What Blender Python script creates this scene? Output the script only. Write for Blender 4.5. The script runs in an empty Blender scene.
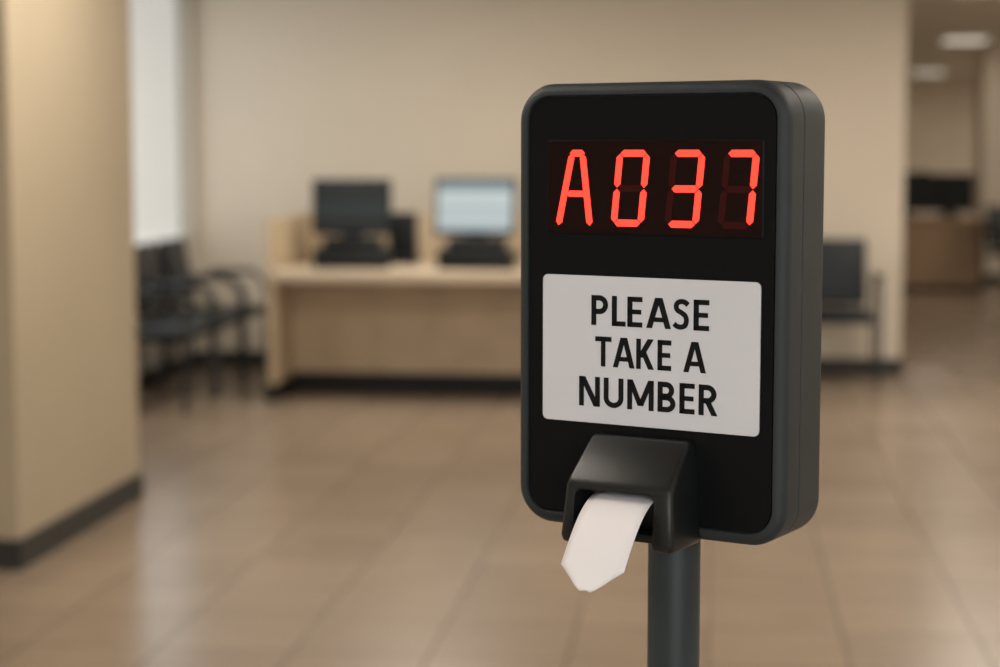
import bpy, bmesh, math
from mathutils import Vector, Matrix
S = bpy.context.scene
COL = S.collection
S.view_settings.view_transform = 'Standard'
S.view_settings.look = 'None'

# ------------------------------------------------------------ materials
def mat(name, col, rough=0.5, metal=0.0, var=0.06, nscale=8.0, bump=0.0, bscale=200.0, spec=0.5, emis=None, estr=0.0, coat=0.0):
    m = bpy.data.materials.new(name); m.use_nodes = True
    nt = m.node_tree; b = nt.nodes['Principled BSDF']
    tc = nt.nodes.new('ShaderNodeTexCoord')
    n = nt.nodes.new('ShaderNodeTexNoise'); n.inputs['Scale'].default_value = nscale
    n.inputs['Detail'].default_value = 3
    nt.links.new(tc.outputs['Object'], n.inputs['Vector'])
    r = nt.nodes.new('ShaderNodeValToRGB')
    r.color_ramp.elements[0].position = 0.3; r.color_ramp.elements[1].position = 0.7
    r.color_ramp.elements[0].color = tuple(c*(1-var) for c in col)+(1,)
    r.color_ramp.elements[1].color = tuple(min(1, c*(1+var)) for c in col)+(1,)
    nt.links.new(n.outputs['Fac'], r.inputs['Fac'])
    nt.links.new(r.outputs['Color'], b.inputs['Base Color'])
    b.inputs['Roughness'].default_value = rough
    b.inputs['Metallic'].default_value = metal
    b.inputs['Specular IOR Level'].default_value = spec
    b.inputs['Coat Weight'].default_value = coat
    if emis:
        b.inputs['Emission Color'].default_value = tuple(emis)+(1,)
        b.inputs['Emission Strength'].default_value = estr
    if bump > 0:
        n2 = nt.nodes.new('ShaderNodeTexNoise'); n2.inputs['Scale'].default_value = bscale
        nt.links.new(tc.outputs['Object'], n2.inputs['Vector'])
        bp = nt.nodes.new('ShaderNodeBump'); bp.inputs['Strength'].default_value = bump
        bp.inputs['Distance'].default_value = 0.001
        nt.links.new(n2.outputs['Fac'], bp.inputs['Height'])
        nt.links.new(bp.outputs['Normal'], b.inputs['Normal'])
    return m

def floor_mat():
    m = bpy.data.materials.new('floor_tile'); m.use_nodes = True
    nt = m.node_tree; b = nt.nodes['Principled BSDF']
    tc = nt.nodes.new('ShaderNodeTexCoord')
    br = nt.nodes.new('ShaderNodeTexBrick')
    br.offset = 0.0; br.squash = 1.0
    br.inputs['Scale'].default_value = 1.0
    br.inputs['Brick Width'].default_value = 0.40
    br.inputs['Row Height'].default_value = 0.40
    br.inputs['Mortar Size'].default_value = 0.0050
    br.inputs['Mortar Smooth'].default_value = 0.3
    br.inputs['Color1'].default_value = (0.258, 0.194, 0.140, 1)
    br.inputs['Color2'].default_value = (0.298, 0.227, 0.166, 1)
    br.inputs['Mortar'].default_value = (0.135, 0.102, 0.074, 1)
    nt.links.new(tc.outputs['Object'], br.inputs['Vector'])
    n = nt.nodes.new('ShaderNodeTexNoise'); n.inputs['Scale'].default_value = 3.0; n.inputs['Detail'].default_value = 5
    nt.links.new(tc.outputs['Object'], n.inputs['Vector'])
    mx = nt.nodes.new('ShaderNodeMixRGB'); mx.blend_type = 'MULTIPLY'; mx.inputs['Fac'].default_value = 0.35
    rp = nt.nodes.new('ShaderNodeValToRGB')
    rp.color_ramp.elements[0].position = 0.3; rp.color_ramp.elements[0].color = (0.72, 0.7, 0.68, 1)
    rp.color_ramp.elements[1].position = 0.7; rp.color_ramp.elements[1].color = (1, 1, 1, 1)
    nt.links.new(n.outputs['Fac'], rp.inputs['Fac'])
    nt.links.new(br.outputs['Color'], mx.inputs['Color1']); nt.links.new(rp.outputs['Color'], mx.inputs['Color2'])
    nt.links.new(mx.outputs['Color'], b.inputs['Base Color'])
    b.inputs['Roughness'].default_value = 0.26
    b.inputs['Specular IOR Level'].default_value = 0.45
    bp = nt.nodes.new('ShaderNodeBump'); bp.inputs['Strength'].default_value = 0.25; bp.inputs['Distance'].default_value = 0.002
    inv = nt.nodes.new('ShaderNodeMath'); inv.operation = 'SUBTRACT'; inv.inputs[0].default_value = 1
    nt.links.new(br.outputs['Fac'], inv.inputs[1]); nt.links.new(inv.outputs[0], bp.inputs['Height'])
    nt.links.new(bp.outputs['Normal'], b.inputs['Normal'])
    return m

M_wall = mat('wall_paint', (0.635, 0.562, 0.465), 0.75, var=0.02, nscale=2, bump=0.1)
M_wallL = mat('wall_paint_pale', (0.62, 0.59, 0.53), 0.75, var=0.02, nscale=2)
M_pillar = mat('pillar_paint', (0.42, 0.35, 0.25), 0.7, var=0.03, nscale=2)
M_ceil = mat('ceiling_paint', (0.62, 0.59, 0.53), 0.85, var=0.02, nscale=3)
M_base = mat('baseboard_vinyl', (0.034, 0.034, 0.033), 0.5, spec=.3)
M_kick = mat('kick_vinyl', (0.015, 0.015, 0.015), 0.5, spec=.2)
M_floor = floor_mat()
M_frame = mat('window_frame_paint', (0.6, 0.6, 0.58), 0.4)
M_blind = mat('blind_fabric_glow', (0.6, 0.62, 0.62), 0.8, var=0.03, nscale=3, emis=(0.93, 0.95, 0.94), estr=0.36)  # emission stands in for daylight coming through the fabric
M_lamp = mat('lamp_diffuser', (0.8, 0.8, 0.8), 0.5, emis=(1.0, 0.91, 0.78), estr=0.9)
M_wood = mat('maple_laminate', (0.47, 0.365, 0.245), 0.5, var=0.10, nscale=5)
M_woodtop = mat('maple_worktop', (0.58, 0.48, 0.36), 0.4, var=0.06, nscale=5)
M_wooddk = mat('walnut_laminate', (0.33, 0.22, 0.13), 0.5, var=0.10, nscale=5)
M_blk = mat('black_plastic', (0.010, 0.012, 0.014), 0.45, bump=0.15, bscale=600, spec=.22)
M_vinyl = mat('chair_vinyl', (0.009, 0.013, 0.017), 0.42, bump=0.3, bscale=300, spec=.28)
M_tube = mat('chair_steel', (0.035, 0.037, 0.040), 0.3, metal=.4, spec=.5)
M_house = mat('housing_plastic', (0.024, 0.031, 0.035), 0.42, var=0.04, nscale=30, bump=0.35, bscale=1800, spec=.28)
M_panel = mat('panel_black', (0.0040, 0.0046, 0.0056), 0.35, var=0.05, nscale=20, spec=0.12)
M_disp = mat('display_lens', (0.010, 0.0020, 0.0018), 0.25, spec=0.12, var=0.03)
M_lit = mat('led_lit', (0.5, 0.03, 0.02), 0.5, spec=.1, emis=(1.0, 0.048, 0.028), estr=1.9)
M_unlit = mat('led_unlit', (0.030, 0.0042, 0.0034), 0.5, spec=0.1, emis=(1, 0.04, 0.02), estr=0.007)
M_sign = mat('sign_card', (0.64, 0.65, 0.70), 0.5, var=0.015, nscale=10)
M_ink = mat('sign_ink', (0.006, 0.007, 0.008), 0.6, spec=.15)
M_hood = mat('hood_plastic', (0.008, 0.010, 0.011), 0.30, var=0.05, nscale=30, bump=0.2, bscale=1500, spec=.38)
M_paper = mat('ticket_paper', (0.80, 0.78, 0.81), 0.6, var=0.01)
M_pole = mat('pole_coated_steel', (0.028, 0.038, 0.043), 0.38, bump=0.2, bscale=900, spec=.35)

# ------------------------------------------------------------ helpers
def finish(name, bm, m, parent=None, smooth=True, ang=35):
    bmesh.ops.recalc_face_normals(bm, faces=bm.faces)
    me = bpy.data.meshes.new(name); bm.to_mesh(me); bm.free()
    if smooth:
        for p in me.polygons: p.use_smooth = True
        me.set_sharp_from_angle(angle=math.radians(ang))
    ob = bpy.data.objects.new(name, me); COL.objects.link(ob)
    if m: me.materials.append(m)
    if parent: ob.parent = parent
    return ob

def box(name, lo, hi, m, parent=None, bev=0.0, seg=2, rot=None, piv=None):
    bm = bmesh.new(); bmesh.ops.create_cube(bm, size=1)
    lo = Vector(lo); hi = Vector(hi); c = (lo+hi)/2; s = hi-lo
    for v in bm.verts: v.co = Vector((v.co.x*s.x, v.co.y*s.y, v.co.z*s.z)) + c
    if bev > 0: bmesh.ops.bevel(bm, geom=bm.edges[:], offset=bev, segments=seg, profile=0.5, affect='EDGES')
    if rot:
        p = Vector(piv) if piv else c
        bmesh.ops.rotate(bm, verts=bm.verts, cent=p, matrix=rot)
    return finish(name, bm, m, parent, smooth=bev > 0)

def empty(name, loc=(0, 0, 0), rz=0):
    e = bpy.data.objects.new(name, None); COL.objects.link(e)
    e.location = loc; e.rotation_euler = (0, 0, math.radians(rz)); e.empty_display_size = 0.2
    return e

def tube(name, pts, r, m, parent, smooth=True):
    cu = bpy.data.curves.new(name, 'CURVE'); cu.dimensions = '3D'
    cu.bevel_depth = r; cu.bevel_resolution = 4; cu.use_fill_caps = True; cu.resolution_u = 8
    sp = cu.splines.new('BEZIER' if smooth else 'POLY')
    if smooth:
        sp.bezier_points.add(len(pts)-1)
        for bp, p in zip(sp.bezier_points, pts):
            bp.co = p; bp.handle_left_type = bp.handle_right_type = 'AUTO'
    else:
        sp.points.add(len(pts)-1)
        for bp, p in zip(sp.points, pts): bp.co = (*p, 1)
    ob = bpy.data.objects.new(name, cu); COL.objects.link(ob); cu.materials.append(m); ob.parent = parent
    return ob

def ring(w, h, r, inset, cx, cz, y, n=10):
    out = []; rr = max(r-inset, 0.0004)
    hw = w/2-inset; hh = h/2-inset
    for (sx, sz, a0) in ((1, -1, -90), (1, 1, 0), (-1, 1, 90), (-1, -1, 180)):
        ccx = cx+sx*(hw-rr); ccz = cz+sz*(hh-rr)
        for i in range(n+1):
            a = math.radians(a0+90*i/n)
            out.append((ccx+rr*math.cos(a), y, ccz+rr*math.sin(a)))
    return out

def loft(name, w, h, r, cx, cz, levels, m, parent, ang=35):
    bm = bmesh.new(); prev = None; first = None
    for (y, ins) in levels:
        vs = [bm.verts.new(p) for p in ring(w, h, r, ins, cx, cz, y)]
        if prev:
            for i in range(len(vs)):
                j = (i+1) % len(vs)
                bm.faces.new((prev[i], prev[j], vs[j], vs[i]))
        else: first = vs
        prev = vs
    bm.faces.new(first); bm.faces.new(prev)
    return finish(name, bm, m, parent, ang=ang)

def poly(name, polys, m, parent, y0, th):
    bm = bmesh.new()
    for pl in polys:
        a = [bm.verts.new((x, y0, z)) for x, z in pl]
        b = [bm.verts.new((x, y0+th, z)) for x, z in pl]
        bm.faces.new(a); bm.faces.new(b[::-1])
        for i in range(len(a)):
            j = (i+1) % len(a); bm.faces.new((a[i], a[j], b[j], b[i]))
    return finish(name, bm, m, parent, smooth=False)

# ------------------------------------------------------------ room shell
H = 2.6
XL, XR, YF, YB, YE = -3.45, 6.0, -4.0, 12.24, 30.5
box('floor', (XL-.15, YF-.15, -.1), (XR+.15, YE+.15, 0), M_floor)
box('ceiling', (XL-.15, YF-.15, H), (XR+.15, YE+.15, H+.1), M_ceil)
box('wall_back', (XL-.15, YB, 0), (1.22, YB+.25, H), M_wall)
box('wall_right', (XR, YF, 0), (XR+.15, YE, H), M_wall)
box('wall_far', (0.8, YE, 0), (XR+.15, YE+.15, H), M_wall)
box('wall_hall', (1.07, YB+.25, 0), (1.22, YE, H), M_wall)
def addbox(bm, lo, hi):
    r = bmesh.ops.create_cube(bm, size=1); lo = Vector(lo); hi = Vector(hi); c = (lo+hi)/2; s = hi-lo
    for v in r['verts']: v.co = Vector((v.co.x*s.x, v.co.y*s.y, v.co.z*s.z))+c
# left wall with window opening
wy0, wy1, wz0, wz1 = 8.6, 12.14, 0.84, 2.52
bmL = bmesh.new()
addbox(bmL, (XL-.15, YF, 0), (XL, wy0, H))
addbox(bmL, (XL-.15, wy1, 0), (XL, YB, H))
addbox(bmL, (XL-.15, wy0, 0), (XL, wy1, wz0))
addbox(bmL, (XL-.15, wy0, wz1), (XL, wy1, H))
finish('wall_left', bmL, M_wallL, smooth=False)
# front wall (behind the viewer) with opening for an unseen window added as fill light
fx0, fx1, fz0, fz1 = -0.8, 3.6, 0.85, 2.35
bmF = bmesh.new()
addbox(bmF, (XL-.15, YF-.15, 0), (fx0, YF, H))
addbox(bmF, (fx1, YF-.15, 0), (XR+.15, YF, H))
addbox(bmF, (fx0, YF-.15, 0), (fx1, YF, fz0))
addbox(bmF, (fx0, YF-.15, fz1), (fx1, YF, H))
finish('wall_front', bmF, M_wall, smooth=False)

def window(name, loc, axis, wd, hz, power):
    # axis 'x': runs along X, outside is -Y ; axis 'y': runs along Y, outside is -X
    e = empty(name, loc); L = wd/2
    def B(n, u0, o0, z0, u1, o1, z1, m, bv=0):
        if axis == 'x': box(n, (u0, o0, z0), (u1, o1, z1), m, e, bv)
        else: box(n, (o0, u0, z0), (o1, u1, z1), m, e, bv)
    B('frame_bottom', -L, -.12, 0, L, -.001, .05, M_frame, .004)
    B('frame_top', -L, -.12, hz-.05, L, -.02, hz, M_frame, .004)
    for i, xx in enumerate((-L, L-.05)):
        B('mullion_%d' % i, xx, -.12, .05, xx+.05, -.06, hz-.05, M_frame, .004)
    B('roller_blind', -L, -.075, .03, L, -.07, hz-.01, M_blind)
    l = bpy.data.lights.new('daylight', 'AREA'); l.shape = 'RECTANGLE'; l.size = wd-.12; l.size_y = hz-.12
    l.energy = power; l.color = (0.90, 0.96, 1.0)
    o = bpy.data.objects.new('daylight', l); COL.objects.link(o); o.parent = e
    if axis == 'x':
        o.location = (0, -.06, hz/2); o.rotation_euler = (math.radians(90), 0, 0)
    else:
        o.location = (-.06, 0, hz/2); o.rotation_euler = (math.radians(90), 0, math.radians(-90))
    return e
window('window_1', (XL, (wy0+wy1)/2, wz0), 'y', wy1-wy0, wz1-wz0, 14)
window('added_fill_window', ((fx0+fx1)/2, YF, fz0), 'x', fx1-fx0, fz1-fz0, 125)  # unseen window added to light the sign and kiosk front
# wall pier on the left
box('wall_pier', (XL, 6.14, 0), (-2.38, 7.51, H), M_pillar)
bb = 0.105; t = 0.014
def skirting(name, *boxes):
    bm = bmesh.new()
    for lo, hi in boxes: addbox(bm, lo, hi)
    finish(name, bm, M_base, smooth=False)
skirting('baseboard_pier', ((XL, 6.14-t, 0), (-2.38+t, 6.14, bb)), ((-2.38, 6.14, 0), (-2.38+t, 7.51, bb)), ((XL, 7.51, 0), (-2.38+t, 7.51+t, bb)))
skirting('baseboard_back', ((XL, YB-t, 0), (1.22+t, YB, bb)), ((1.22, YB, 0), (1.22+t, YB+.25, bb)))
skirting('baseboard_left', ((XL, 7.53, 0), (XL+t, YB-t, bb)))
skirting('baseboard_right', ((XR-t, YF, 0), (XR, YE, bb)))
skirting('baseboard_far', ((1.22, YE-t, 0), (XR-t, YE, bb)))
# hall column
box('hall_column', (2.92, 20.9, 0), (3.75, 21.6, H), M_wall)
skirting('baseboard_column', ((2.92-t, 20.9-t, 0), (3.75+t, 20.9, bb)), ((2.92-t, 20.9, 0), (2.92, 21.6, bb)))

# ------------------------------------------------------------ ceiling luminaires
def luminaire(x, y, sx, sy, power, col=(1.0, 0.91, 0.785)):
    e = empty('ceiling_light', (x, y, H))
    box('trim', (-sx/2-.02, -sy/2-.02, -.018), (sx/2+.02, sy/2+.02, -.001), M_frame, e, .003)
    box('diffuser', (-sx/2, -sy/2, -.024), (sx/2, sy/2, -.016), M_lamp, e)
    l = bpy.data.lights.new('lamp', 'AREA'); l.shape = 'RECTANGLE'; l.size = sx; l.size_y = sy
    l.energy = power; l.color = col
    o = bpy.data.objects.new('lamp', l); COL.objects.link(o); o.parent = e; o.location = (0, 0, -.03)
for y, pw in ((-2.0, 33), (2.2, 32), (6.2, 37), (10.0, 44)):
    for x in (-1.6, 1.5, 4.4):
        luminaire(x, y, 0.6, 1.2, pw)
luminaire(2.57, 19.9, 0.42, 0.55, 7)
luminaire(3.11, 28.0, 0.42, 0.55, 8)
luminaire(5.0, 17.0, 0.6, 1.2, 55)  # from here down: out-of-view lamps added to brighten the hall
luminaire(5.2, 22.5, 0.6, 1.2, 50)
luminaire(5.2, 27.5, 0.6, 1.2, 50)
luminaire(2.0, 13.6, 0.6, 0.6, 14)

# ------------------------------------------------------------ service counter
ct = empty('service_counter', (-2.55, 10.5, 0))
LN = 2.75
box('side_panel_left', (-.0, 0, 0), (.045, 1.0, 1.06), M_wood, ct, .004)
box('side_panel_right', (LN-.045, 0, 0), (LN, 1.0, 1.06), M_wood, ct, .004)
box('back_panel', (.045, .93, 0), (LN-.045, .975, 1.06), M_wood, ct, .004)
box('worktop', (.045, -.03, .70), (LN-.045, .93, .765), M_woodtop, ct, .006)
box('modesty_panel', (.045, .45, .1), (LN-.045, .48, .70), M_wood, ct)
box('plinth', (.045, .435, 0), (LN-.045, .49, .125), M_kick, ct)
box('side_kick', (-.006, -.006, 0), (.05, 1.0, .10), M_kick, ct)

# ------------------------------------------------------------ monitors
def screen_mat(name, bright):
    m = bpy.data.materials.new(name); m.use_nodes = True; nt = m.node_tree; b = nt.nodes['Principled BSDF']
    tc = nt.nodes.new('ShaderNodeTexCoord'); sp = nt.nodes.new('ShaderNodeSeparateXYZ')
    nt.links.new(tc.outputs['Generated'], sp.inputs[0])
    r = nt.nodes.new('ShaderNodeValToRGB'); r.color_ramp.interpolation = 'CONSTANT'
    cr = r.color_ramp
    if bright:
        cols = [(0, (.36, .43, .44)), (.12, (.50, .56, .56)), (.42, (.38, .45, .46)), (.50, (.54, .60, .59)), (.82, (.20, .27, .29))]
    else:
        cols = [(0, (.001, .003, .004)), (.30, (.008, .016, .018)), (.55, (.002, .005, .006)), (.9, (.004, .008, .009))]
    cr.elements[0].position = 0; cr.elements[0].color = (*cols[0][1], 1)
    cr.elements[1].position = cols[1][0]; cr.elements[1].color = (*cols[1][1], 1)
    for p, c in cols[2:]:
        e = cr.elements.new(p); e.color = (*c, 1)
    nt.links.new(sp.outputs['Z'], r.inputs['Fac'])
    nt.links.new(r.outputs['Color'], b.inputs['Emission Color'])
    b.inputs['Emission Strength'].default_value = 1.0
    b.inputs['Base Color'].default_value = (.006, .008, .009, 1); b.inputs['Roughness'].default_value = .3
    b.inputs['Specular IOR Level'].default_value = .2
    return m
M_scrB = screen_mat('screen_lit', True); M_scrD = screen_mat('screen_dim', False)
M_scrO = mat('screen_off', (.006, .007, .007), .4, spec=.2)
def monitor(loc, rz, w, h, z0, ms, tilt=-8):
    e = empty('computer_monitor', loc, rz)
    R = Matrix.Rotation(math.radians(tilt), 3, 'X'); pv = (0, 0, z0+h/2)
    box('bezel', (-w/2, -.02, z0), (w/2, .02, z0+h), M_blk, e, .008, 3, R, pv)
    box('screen', (-w/2+.02, -.0235, z0+.025), (w/2-.02, -.019, z0+h-.02), ms, e, 0, 2, R, pv)
    box('rear_shell', (-w/2+.08, .01, z0+.04), (w/2-.08, .06, z0+h-.05), M_blk, e, .012, 3, R, pv)
    box('neck', (-.07, .03, .02), (.07, .06, z0+h*.5), M_blk, e, .006)
    box('foot', (-.13, -.09, .0), (.13, .12, .022), M_blk, e, .008)
    return e
WT = .7655
monitor((-2.14, 10.98, WT), 8, .47, .33, .185, M_scrD)
monitor((-1.40, 11.00, WT), -4, .49, .34, .180, M_scrB)
def till(loc, rz, w):
    e = empty('receipt_printer', loc, rz)
    box('body', (-w/2, -.11, 0), (w/2, .11, .12), M_blk, e, .012, 3)
    box('lid', (-w/2+.05, -.06, .12), (w/2-.05, .10, .18), M_blk, e, .02, 3)
    box('paper_slot', (-w/2+.09, -.02, .1795), (w/2-.09, -.005, .183), M_base, e)
    return e
till((-2.09, 10.74, WT), 5, .44)
till((-1.36, 10.74, WT), -3, .43)
ph = empty('desk_phone', (-1.87, 11.2, WT), 0)
box('base', (-.09, -.1, 0), (.09, .1, .05), M_blk, ph, .01)
box('stand', (-.08, .0, .04), (.08, .08, .31), M_blk, ph, .015)
box('handset', (-.085, -.03, .06), (-.04, .02, .28), M_blk, ph, .015)

# ------------------------------------------------------------ chairs
def chair(x, y, rz):
    e = empty('waiting_chair', (x, y, 0), rz)   # faces local -Y
    box('seat', (-.25, -.25, .40), (.25, .22, .465), M_vinyl, e, .025, 4)
    R = Matrix.Rotation(math.radians(-10), 3, 'X')
    box('backrest', (-.24, .20, .48), (.24, .25, .90), M_vinyl, e, .022, 4, R, (0, .22, .45))
    for i, sx in enumerate((-1, 1)):
        X = sx*.285
        tube('arm_frame_%d' % i, [(X, -.24, .013), (X, -.235, .35), (X, -.225, .60), (X, -.16, .665), (X, .08, .66), (X, .22, .62), (X, .255, .50), (X, .25, .25), (X, .29, .013)], .014, M_tube, e)
        box('armrest_%d' % i, (X-.026, -.17, .66), (X+.026, .12, .69), M_blk, e, .01, 3)
        tube('back_post_%d' % i, [(sx*.20, .20, .43), (sx*.20, .235, .55), (sx*.20, .29, .84)], .012, M_tube, e)
    tube('rail_front', [(-.285, -.20, .405), (.285, -.20, .405)], .012, M_tube, e, False)
    tube('rail_rear', [(-.285, .24, .405), (.285, .24, .405)], .012, M_tube, e, False)
    return e
chair(-3.10, 11.48, 90)
chair(-3.10, 10.82, 90)
chair(-3.10, 10.16, 90)
chair(0.73, 11.72, 0)

# ------------------------------------------------------------ far hall furniture
dk = empty('reception_desk', (1.5, 19.7, 0))
box('front', (0, .05, .05), (1.3, .09, .70), M_wooddk, dk)
box('top', (-.02, 0, .70), (1.32, .75, .75), M_wooddk, dk, .005)
box('side_left', (0, .05, 0), (.04, .72, .70), M_wooddk, dk)
box('side_right', (1.26, .05, 0), (1.30, .72, .70), M_wooddk, dk)
box('kick', (.02, .07, 0), (1.28, .11, .06), M_kick, dk)
monitor((1.98, 20.05, .75), 5, .56, .42, .06, M_scrO)
monitor((2.47, 20.05, .75), -8, .50, .40, .06, M_scrO)
chair(3.08, 19.2, 20)

# ------------------------------------------------------------ ticket dispenser (hero)
K = empty('ticket_dispenser_kiosk', (-0.0593, 1.7546, 0), -25)
BX0, BX1, ZT, ZB = -.1445, .1395, 1.514, 1.0855
W = BX1-BX0; BCX = (BX0+BX1)/2
HH = ZT-ZB; CZ = (ZT+ZB)/2; D = .098; RC = .036
lev = [(.004, .0125), (.0012, .0120), (.0, .0112)]
fr = .0105
for i in range(0, 9):
    a = math.radians(90*i/8)
    lev.append((fr*(1-math.cos(a)), fr*(1-math.sin(a))))
lev += [(.034, 0), (.0345, .0012), (.0365, .0012), (.037, 0)]
br_ = .016
for i in range(0, 9):
    a = math.radians(90*i/8)
    lev.append((D-br_+br_*math.sin(a), br_*(1-math.cos(a))))
loft('housing', W, HH, RC, BCX, CZ, lev, M_house, K, 40)
loft('front_panel', W-.0262, HH-.0262, RC-.013, BCX, CZ, [(.0045, 0), (.0022, 0), (.0016, .0006)], M_panel, K)
# display
dx0, dx1, dz0, dz1 = -.1093, .1135, 1.3716, 1.4585
dcx, dcz = (dx0+dx1)/2, (dz0+dz1)/2
loft('display_bezel', dx1-dx0+.003, dz1-dz0+.003, .003, dcx, dcz, [(.002, 0), (.0012, 0), (.0009, .0005)], M_panel, K)
loft('display_lens', dx1-dx0, dz1-dz0, .002, dcx, dcz, [(.0011, 0), (.0005, 0), (.0003, .0002)], M_disp, K)
sw = .0066; dh = .0722; zb = 1.3785; sh = .095; g = .0006
def bar(p, q, w):
    p = Vector(p); q = Vector(q); d = (q-p).normalized(); n = Vector((-d.y, d.x))*w/2; h = w/2
    return [tuple(v) for v in (p, p+d*h-n, q-d*h-n, q, q-d*h+n, p+d*h+n)]
def shear(pl, x0):
    return [(x0+x+z*sh, zb+z) for x, z in pl]
def digit(cx, segs, w=.0350):
    x0 = cx-w/2-dh*sh/2; a = sw/2; m = dh/2
    P = {'a': ((a, dh-a), (w-a, dh-a)), 'd': ((a, a), (w-a, a)), 'g': ((a, m), (w-a, m)),
         'b': ((w-a, m), (w-a, dh-a)), 'c': ((w-a, a), (w-a, m)), 'f': ((a, m), (a, dh-a)), 'e': ((a, a), (a, m))}
    lit, un = [], []
    for k, (p, q) in P.items():
        p = Vector(p); q = Vector(q); d = (q-p).normalized()*g
        pl = shear(bar(p+d, q-d, sw), x0)
        (lit if k in segs else un).append(pl)
    return lit, un
LIT, UN = [], []
for cx, s in ((-.0200, 'abcdef'), (.0368, 'abgcd'), (.0908, 'abc')):
    l, u = digit(cx, s); LIT += l; UN += u
# letter A: two slanted legs, small crown and crossbar
ax0, ax1 = -.1010, -.0600; am = -.0775
zt_ = zb+dh
LIT += [bar((ax0+.0033, zb), (am-.0055, zt_-.004), sw), bar((ax1-.0033, zb), (am+.0060, zt_-.004), sw),
        bar((am-.0080, zt_-sw/2), (am+.0085, zt_-sw/2), sw), bar((ax0+.0120, zb+dh*.42), (ax1-.0075, zb+dh*.42), sw*.9)]
poly('segments_lit', LIT, M_lit, K, -.0002, .0006)
poly('segments_unlit', UN, M_unlit, K, -.0001, .0005)
# sign
sx0, sx1, sz0, sz1 = -.1149, .1140, 1.1888, 1.3307
loft('instruction_sign', sx1-sx0, sz1-sz0, .0055, (sx0+sx1)/2, (sz0+sz1)/2, [(.002, 0), (.0003, 0), (0, .0003)], M_sign, K)
# sign lettering: drawn stroke alphabet (cap height 1)
ST = .178
def rect(x0, z0, x1, z1): return [(x0, z0), (x1, z0), (x1, z1), (x0, z1)]
def dg_(xa, za, xb, zb_, wx): return [(xa-wx/2, za), (xa+wx/2, za), (xb+wx/2, zb_), (xb-wx/2, zb_)]
def ribbon(pts, s=ST):
    P = [Vector(p) for p in pts]; out = []; Lf = []; Rt = []
    for i, p in enumerate(P):
        d = (P[min(i+1, len(P)-1)]-P[max(i-1, 0)]).normalized(); n = Vector((-d.y, d.x))*s/2
        Lf.append(p+n); Rt.append(p-n)
    for i in range(len(P)-1): out.append([tuple(Rt[i]), tuple(Rt[i+1]), tuple(Lf[i+1]), tuple(Lf[i])])
    return out
def arc(cx, cz, rx, rz, a0, a1, n=20):
    return [(cx+rx*math.cos(math.radians(a0+(a1-a0)*i/n)), cz+rz*math.sin(math.radians(a0+(a1-a0)*i/n))) for i in range(n+1)]
def crs(P, n=8):
    o = []; P = [Vector(p) for p in P]
    for i in range(len(P)-1):
        p0 = P[max(i-1, 0)]; p1 = P[i]; p2 = P[i+1]; p3 = P[min(i+2, len(P)-1)]
        for k in range(n):
            f = k/n
            o.append(tuple(.5*((2*p1)+(p2-p0)*f+(2*p0-5*p1+4*p2-p3)*f*f+(3*p1-p0-3*p2+p3)*f**3)))
    o.append(tuple(P[-1])); return o
def bowl(z0, z1, xr, xs):
    h = ST/2; zc = (z0+z1)/2; rz = (z1-z0)/2-h; rx = xr-h-xs
    return ribbon([(ST*.6, z1-h)]+arc(xs, zc, rx, rz, 90, -90)+[(ST*.6, z0+h)])
s_ = ST
GL = {
 'P': (.60, [rect(0, 0, s_, 1)]+bowl(.37, 1, .60, .29)),
 'R': (.65, [rect(0, 0, s_, 1)]+bowl(.39, 1, .61, .29)+[dg_(.55, 0, .30, .48, .205)]),
 'B': (.63, [rect(0, 0, s_, 1)]+bowl(.44, 1, .58, .30)+bowl(0, .57, .63, .32)),
 'L': (.49, [rect(0, 0, s_, 1), rect(0, 0, .49, s_*.93)]),
 'E': (.53, [rect(0, 0, s_, 1), rect(0, 0, .53, s_*.93), rect(0, 1-s_*.93, .53, 1), rect(0, .425, .49, .425+s_*.88)]),
 'A': (.86, [dg_(.10, 0, .40, 1, .20), dg_(.76, 0, .46, 1, .20), rect(.20, .21, .66, .21+s_*.85)]),
 'S': (.57, ribbon(crs([(.52, .815), (.42, .89), (.29, .915), (.165, .87), (.112, .755), (.155, .635), (.29, .555), (.415, .465), (.468, .315), (.42, .145), (.28, .085), (.14, .11), (.04, .185)]), ST*.94)),
 'T': (.65, [rect(0, 1-s_*.93, .65, 1), rect(.325-s_/2, 0, .325+s_/2, 1)]),
 'K': (.69, [rect(0, 0, s_, 1), dg_(.15, .38, .56, 1, .235), dg_(.58, 0, .27, .58, .225)]),
 'N': (.77, [rect(0, 0, s_, 1), rect(.77-s_, 0, .77, 1), dg_(.77-.115, 0, .115, 1, .22)]),
 'U': (.72, [rect(0, .32, s_, 1), rect(.72-s_, .32, .72, 1)]+ribbon(arc(.36, .33, .36-s_/2, .33-s_/2, 180, 360))),
 'M': (.95, [rect(0, 0, s_, 1), rect(.95-s_, 0, .95, 1), dg_(.475, .14, .10, 1, .195), dg_(.475, .14, .85, 1, .195)]),
 ' ': (.26, []),
}
def text(s, cx, cz, w, h, gap=.140):
    x = 0; P = []
    for ch in s:
        wd, pl = GL[ch]
        P += [[(x+a, z) for a, z in q] for q in pl]; x += wd+gap*(.45 if ch in 'TA L' else 1)
    X1 = max(a for q in P for a, z in q)
    P = [[(cx+(a/X1-.5)*w, cz+(z-.5)*h) for a, z in q] for q in P]
    poly('lettering_'+s.lower().replace(' ', '_'), P, M_ink, K, -.0003, .0005)
text('PLEASE', 0.0010, 1.2980, .1240, .0288)
text('TAKE A', 0.0018, 1.2585, .1170, .0288)
text('NUMBER', -.0008, 1.2192, .1465, .0288)
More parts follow.
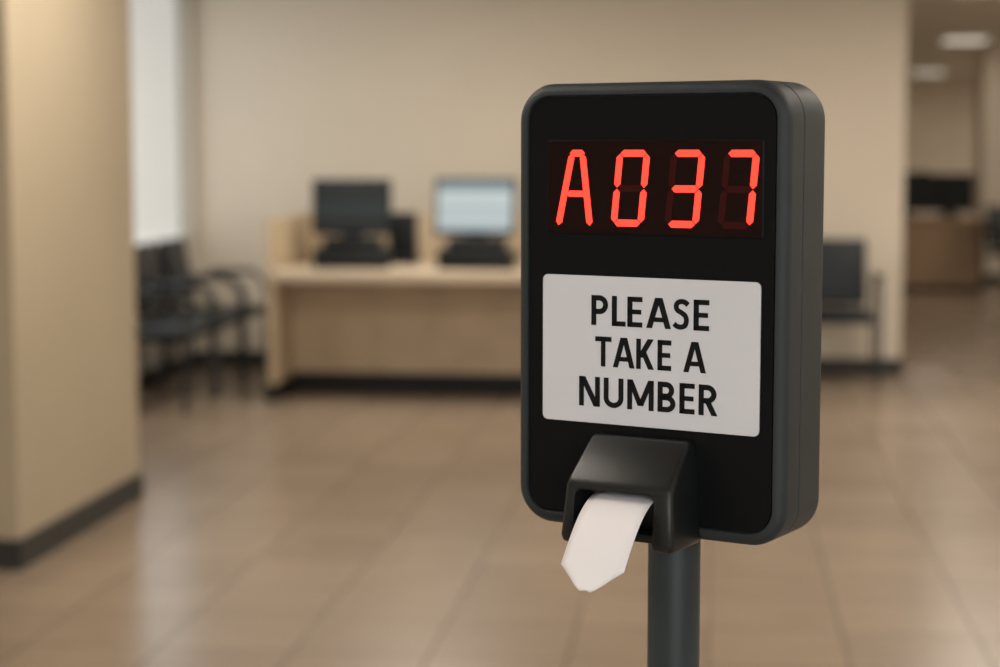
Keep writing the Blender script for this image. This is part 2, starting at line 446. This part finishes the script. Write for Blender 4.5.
# hood
prof = [(.003, 1.180), (-.008, 1.180), (-.013, 1.178), (-.050, 1.145), (-.054, 1.138), (-.059, 1.090), (-.055, 1.083), (.003, 1.083)]
bm = bmesh.new(); X0, X1 = -.0625, .0560
def px(x, z): # taper towards the top
    k = 1-0.12*max(0, (z-1.09)/.09); c = (X0+X1)/2+.001; return c+(x-c)*k
a = [bm.verts.new((px(X0, z), y, z)) for y, z in prof]; b = [bm.verts.new((px(X1, z), y, z)) for y, z in prof]
bm.faces.new(a); bm.faces.new(b[::-1])
for i in range(len(a)):
    j = (i+1) % len(a); bm.faces.new((a[i], a[j], b[j], b[i]))
bmesh.ops.recalc_face_normals(bm, faces=bm.faces)
side = [e for e in bm.edges if (all(v in a for v in e.verts) or all(v in b for v in e.verts)) and min(v.co.y for v in e.verts) < -.002]
bmesh.ops.bevel(bm, geom=side, offset=.0055, segments=4, profile=.5, affect='EDGES')
hood = finish('ticket_hood', bm, M_hood, None)
cut = box('cut', (-.048, -.2, 1.04), (.035, -.018, 1.134), M_hood, None, .008, 5)
md = hood.modifiers.new('b', 'BOOLEAN'); md.operation = 'DIFFERENCE'; md.object = cut; md.solver = 'EXACT'
mb = hood.modifiers.new('bev', 'BEVEL'); mb.width = .0012; mb.segments = 2; mb.limit_method = 'ANGLE'; mb.angle_limit = math.radians(50)
bpy.context.view_layer.update()
dg = bpy.context.evaluated_depsgraph_get()
me = bpy.data.meshes.new_from_object(hood.evaluated_get(dg))
hood.modifiers.clear(); hood.data = me; bpy.data.objects.remove(cut)
for p in me.polygons: p.use_smooth = True
me.set_sharp_from_angle(angle=math.radians(35))
hood.parent = K
box('mouth_floor', (-.049, -.046, 1.088), (.036, -.016, 1.096), M_hood, K, .002)
# ticket paper
pts = [(-.018, 1.1300), (-.036, 1.1300), (-.051, 1.1265), (-.065, 1.1180), (-.077, 1.1070), (-.088, 1.0945), (-.098, 1.0815), (-.1075, 1.068), (-.117, 1.055)]
def cr(P, t):
    n = len(P)-1; i = min(int(t*n), n-1); f = t*n-i
    p0 = P[max(i-1, 0)]; p1 = P[i]; p2 = P[i+1]; p3 = P[min(i+2, n)]
    return tuple(.5*((2*p1[k])+(-p0[k]+p2[k])*f+(2*p0[k]-5*p1[k]+4*p2[k]-p3[k])*f*f+(-p0[k]+3*p1[k]-3*p2[k]+p3[k])*f**3) for k in (0, 1))
bm = bmesh.new(); rows = []; N = 50; pc = -.0025; hw = .0325
for i in range(N+1):
    tt = i/N; y, z = cr(pts, tt)
    k = 1.0 if tt < .82 else 1-(tt-.82)/.18*.84
    row = []
    for j in range(9):
        f = j/8*2-1
        row.append(bm.verts.new((pc+f*hw*k, y, z-0.0010*f*f)))
    rows.append(row)
for i in range(N):
    for j in range(8): bm.faces.new((rows[i][j], rows[i][j+1], rows[i+1][j+1], rows[i+1][j]))
pp = finish('paper_ticket', bm, M_paper, K, ang=60)
so = pp.modifiers.new('s', 'SOLIDIFY'); so.thickness = .0003
# pole, base
def lathe(name, prof, m, cx, cy, parent, n=48):
    bm = bmesh.new(); rs = []
    for r, z in prof: rs.append([bm.verts.new((cx+r*math.cos(2*math.pi*i/n), cy+r*math.sin(2*math.pi*i/n), z)) for i in range(n)])
    for p, q in zip(rs, rs[1:]):
        for i in range(n):
            j = (i+1) % n; bm.faces.new((p[i], p[j], q[j], q[i]))
    bm.faces.new(rs[0]); bm.faces.new(rs[-1])
    return finish(name, bm, m, parent)
lathe('pole', [(.0256, .02), (.0256, 1.10)], M_pole, .005, .050, K)
lathe('floor_base', [(.17, 0), (.17, .008), (.165, .012), (.05, .020), (.034, .024), (.030, .05), (.0256, .052)], M_pole, .005, .050, K)

# ------------------------------------------------------------ world & camera
w = bpy.data.worlds.new('World'); S.world = w; w.use_nodes = True
bg = w.node_tree.nodes['Background']; sky = w.node_tree.nodes.new('ShaderNodeTexSky'); sky.sky_type = 'PREETHAM'
w.node_tree.links.new(sky.outputs[0], bg.inputs[0]); bg.inputs[1].default_value = .5
cam = bpy.data.cameras.new('camera'); co = bpy.data.objects.new('camera', cam); COL.objects.link(co)
co.location = (0, 0, 1.45); co.rotation_euler = (math.radians(90-5.603), 0, math.radians(6.5))
cam.sensor_width = 36; cam.lens = 67.14; cam.clip_end = 100
cam.dof.use_dof = True; cam.dof.focus_distance = 1.74; cam.dof.aperture_fstop = 3.5; cam.dof.aperture_blades = 0
S.camera = co
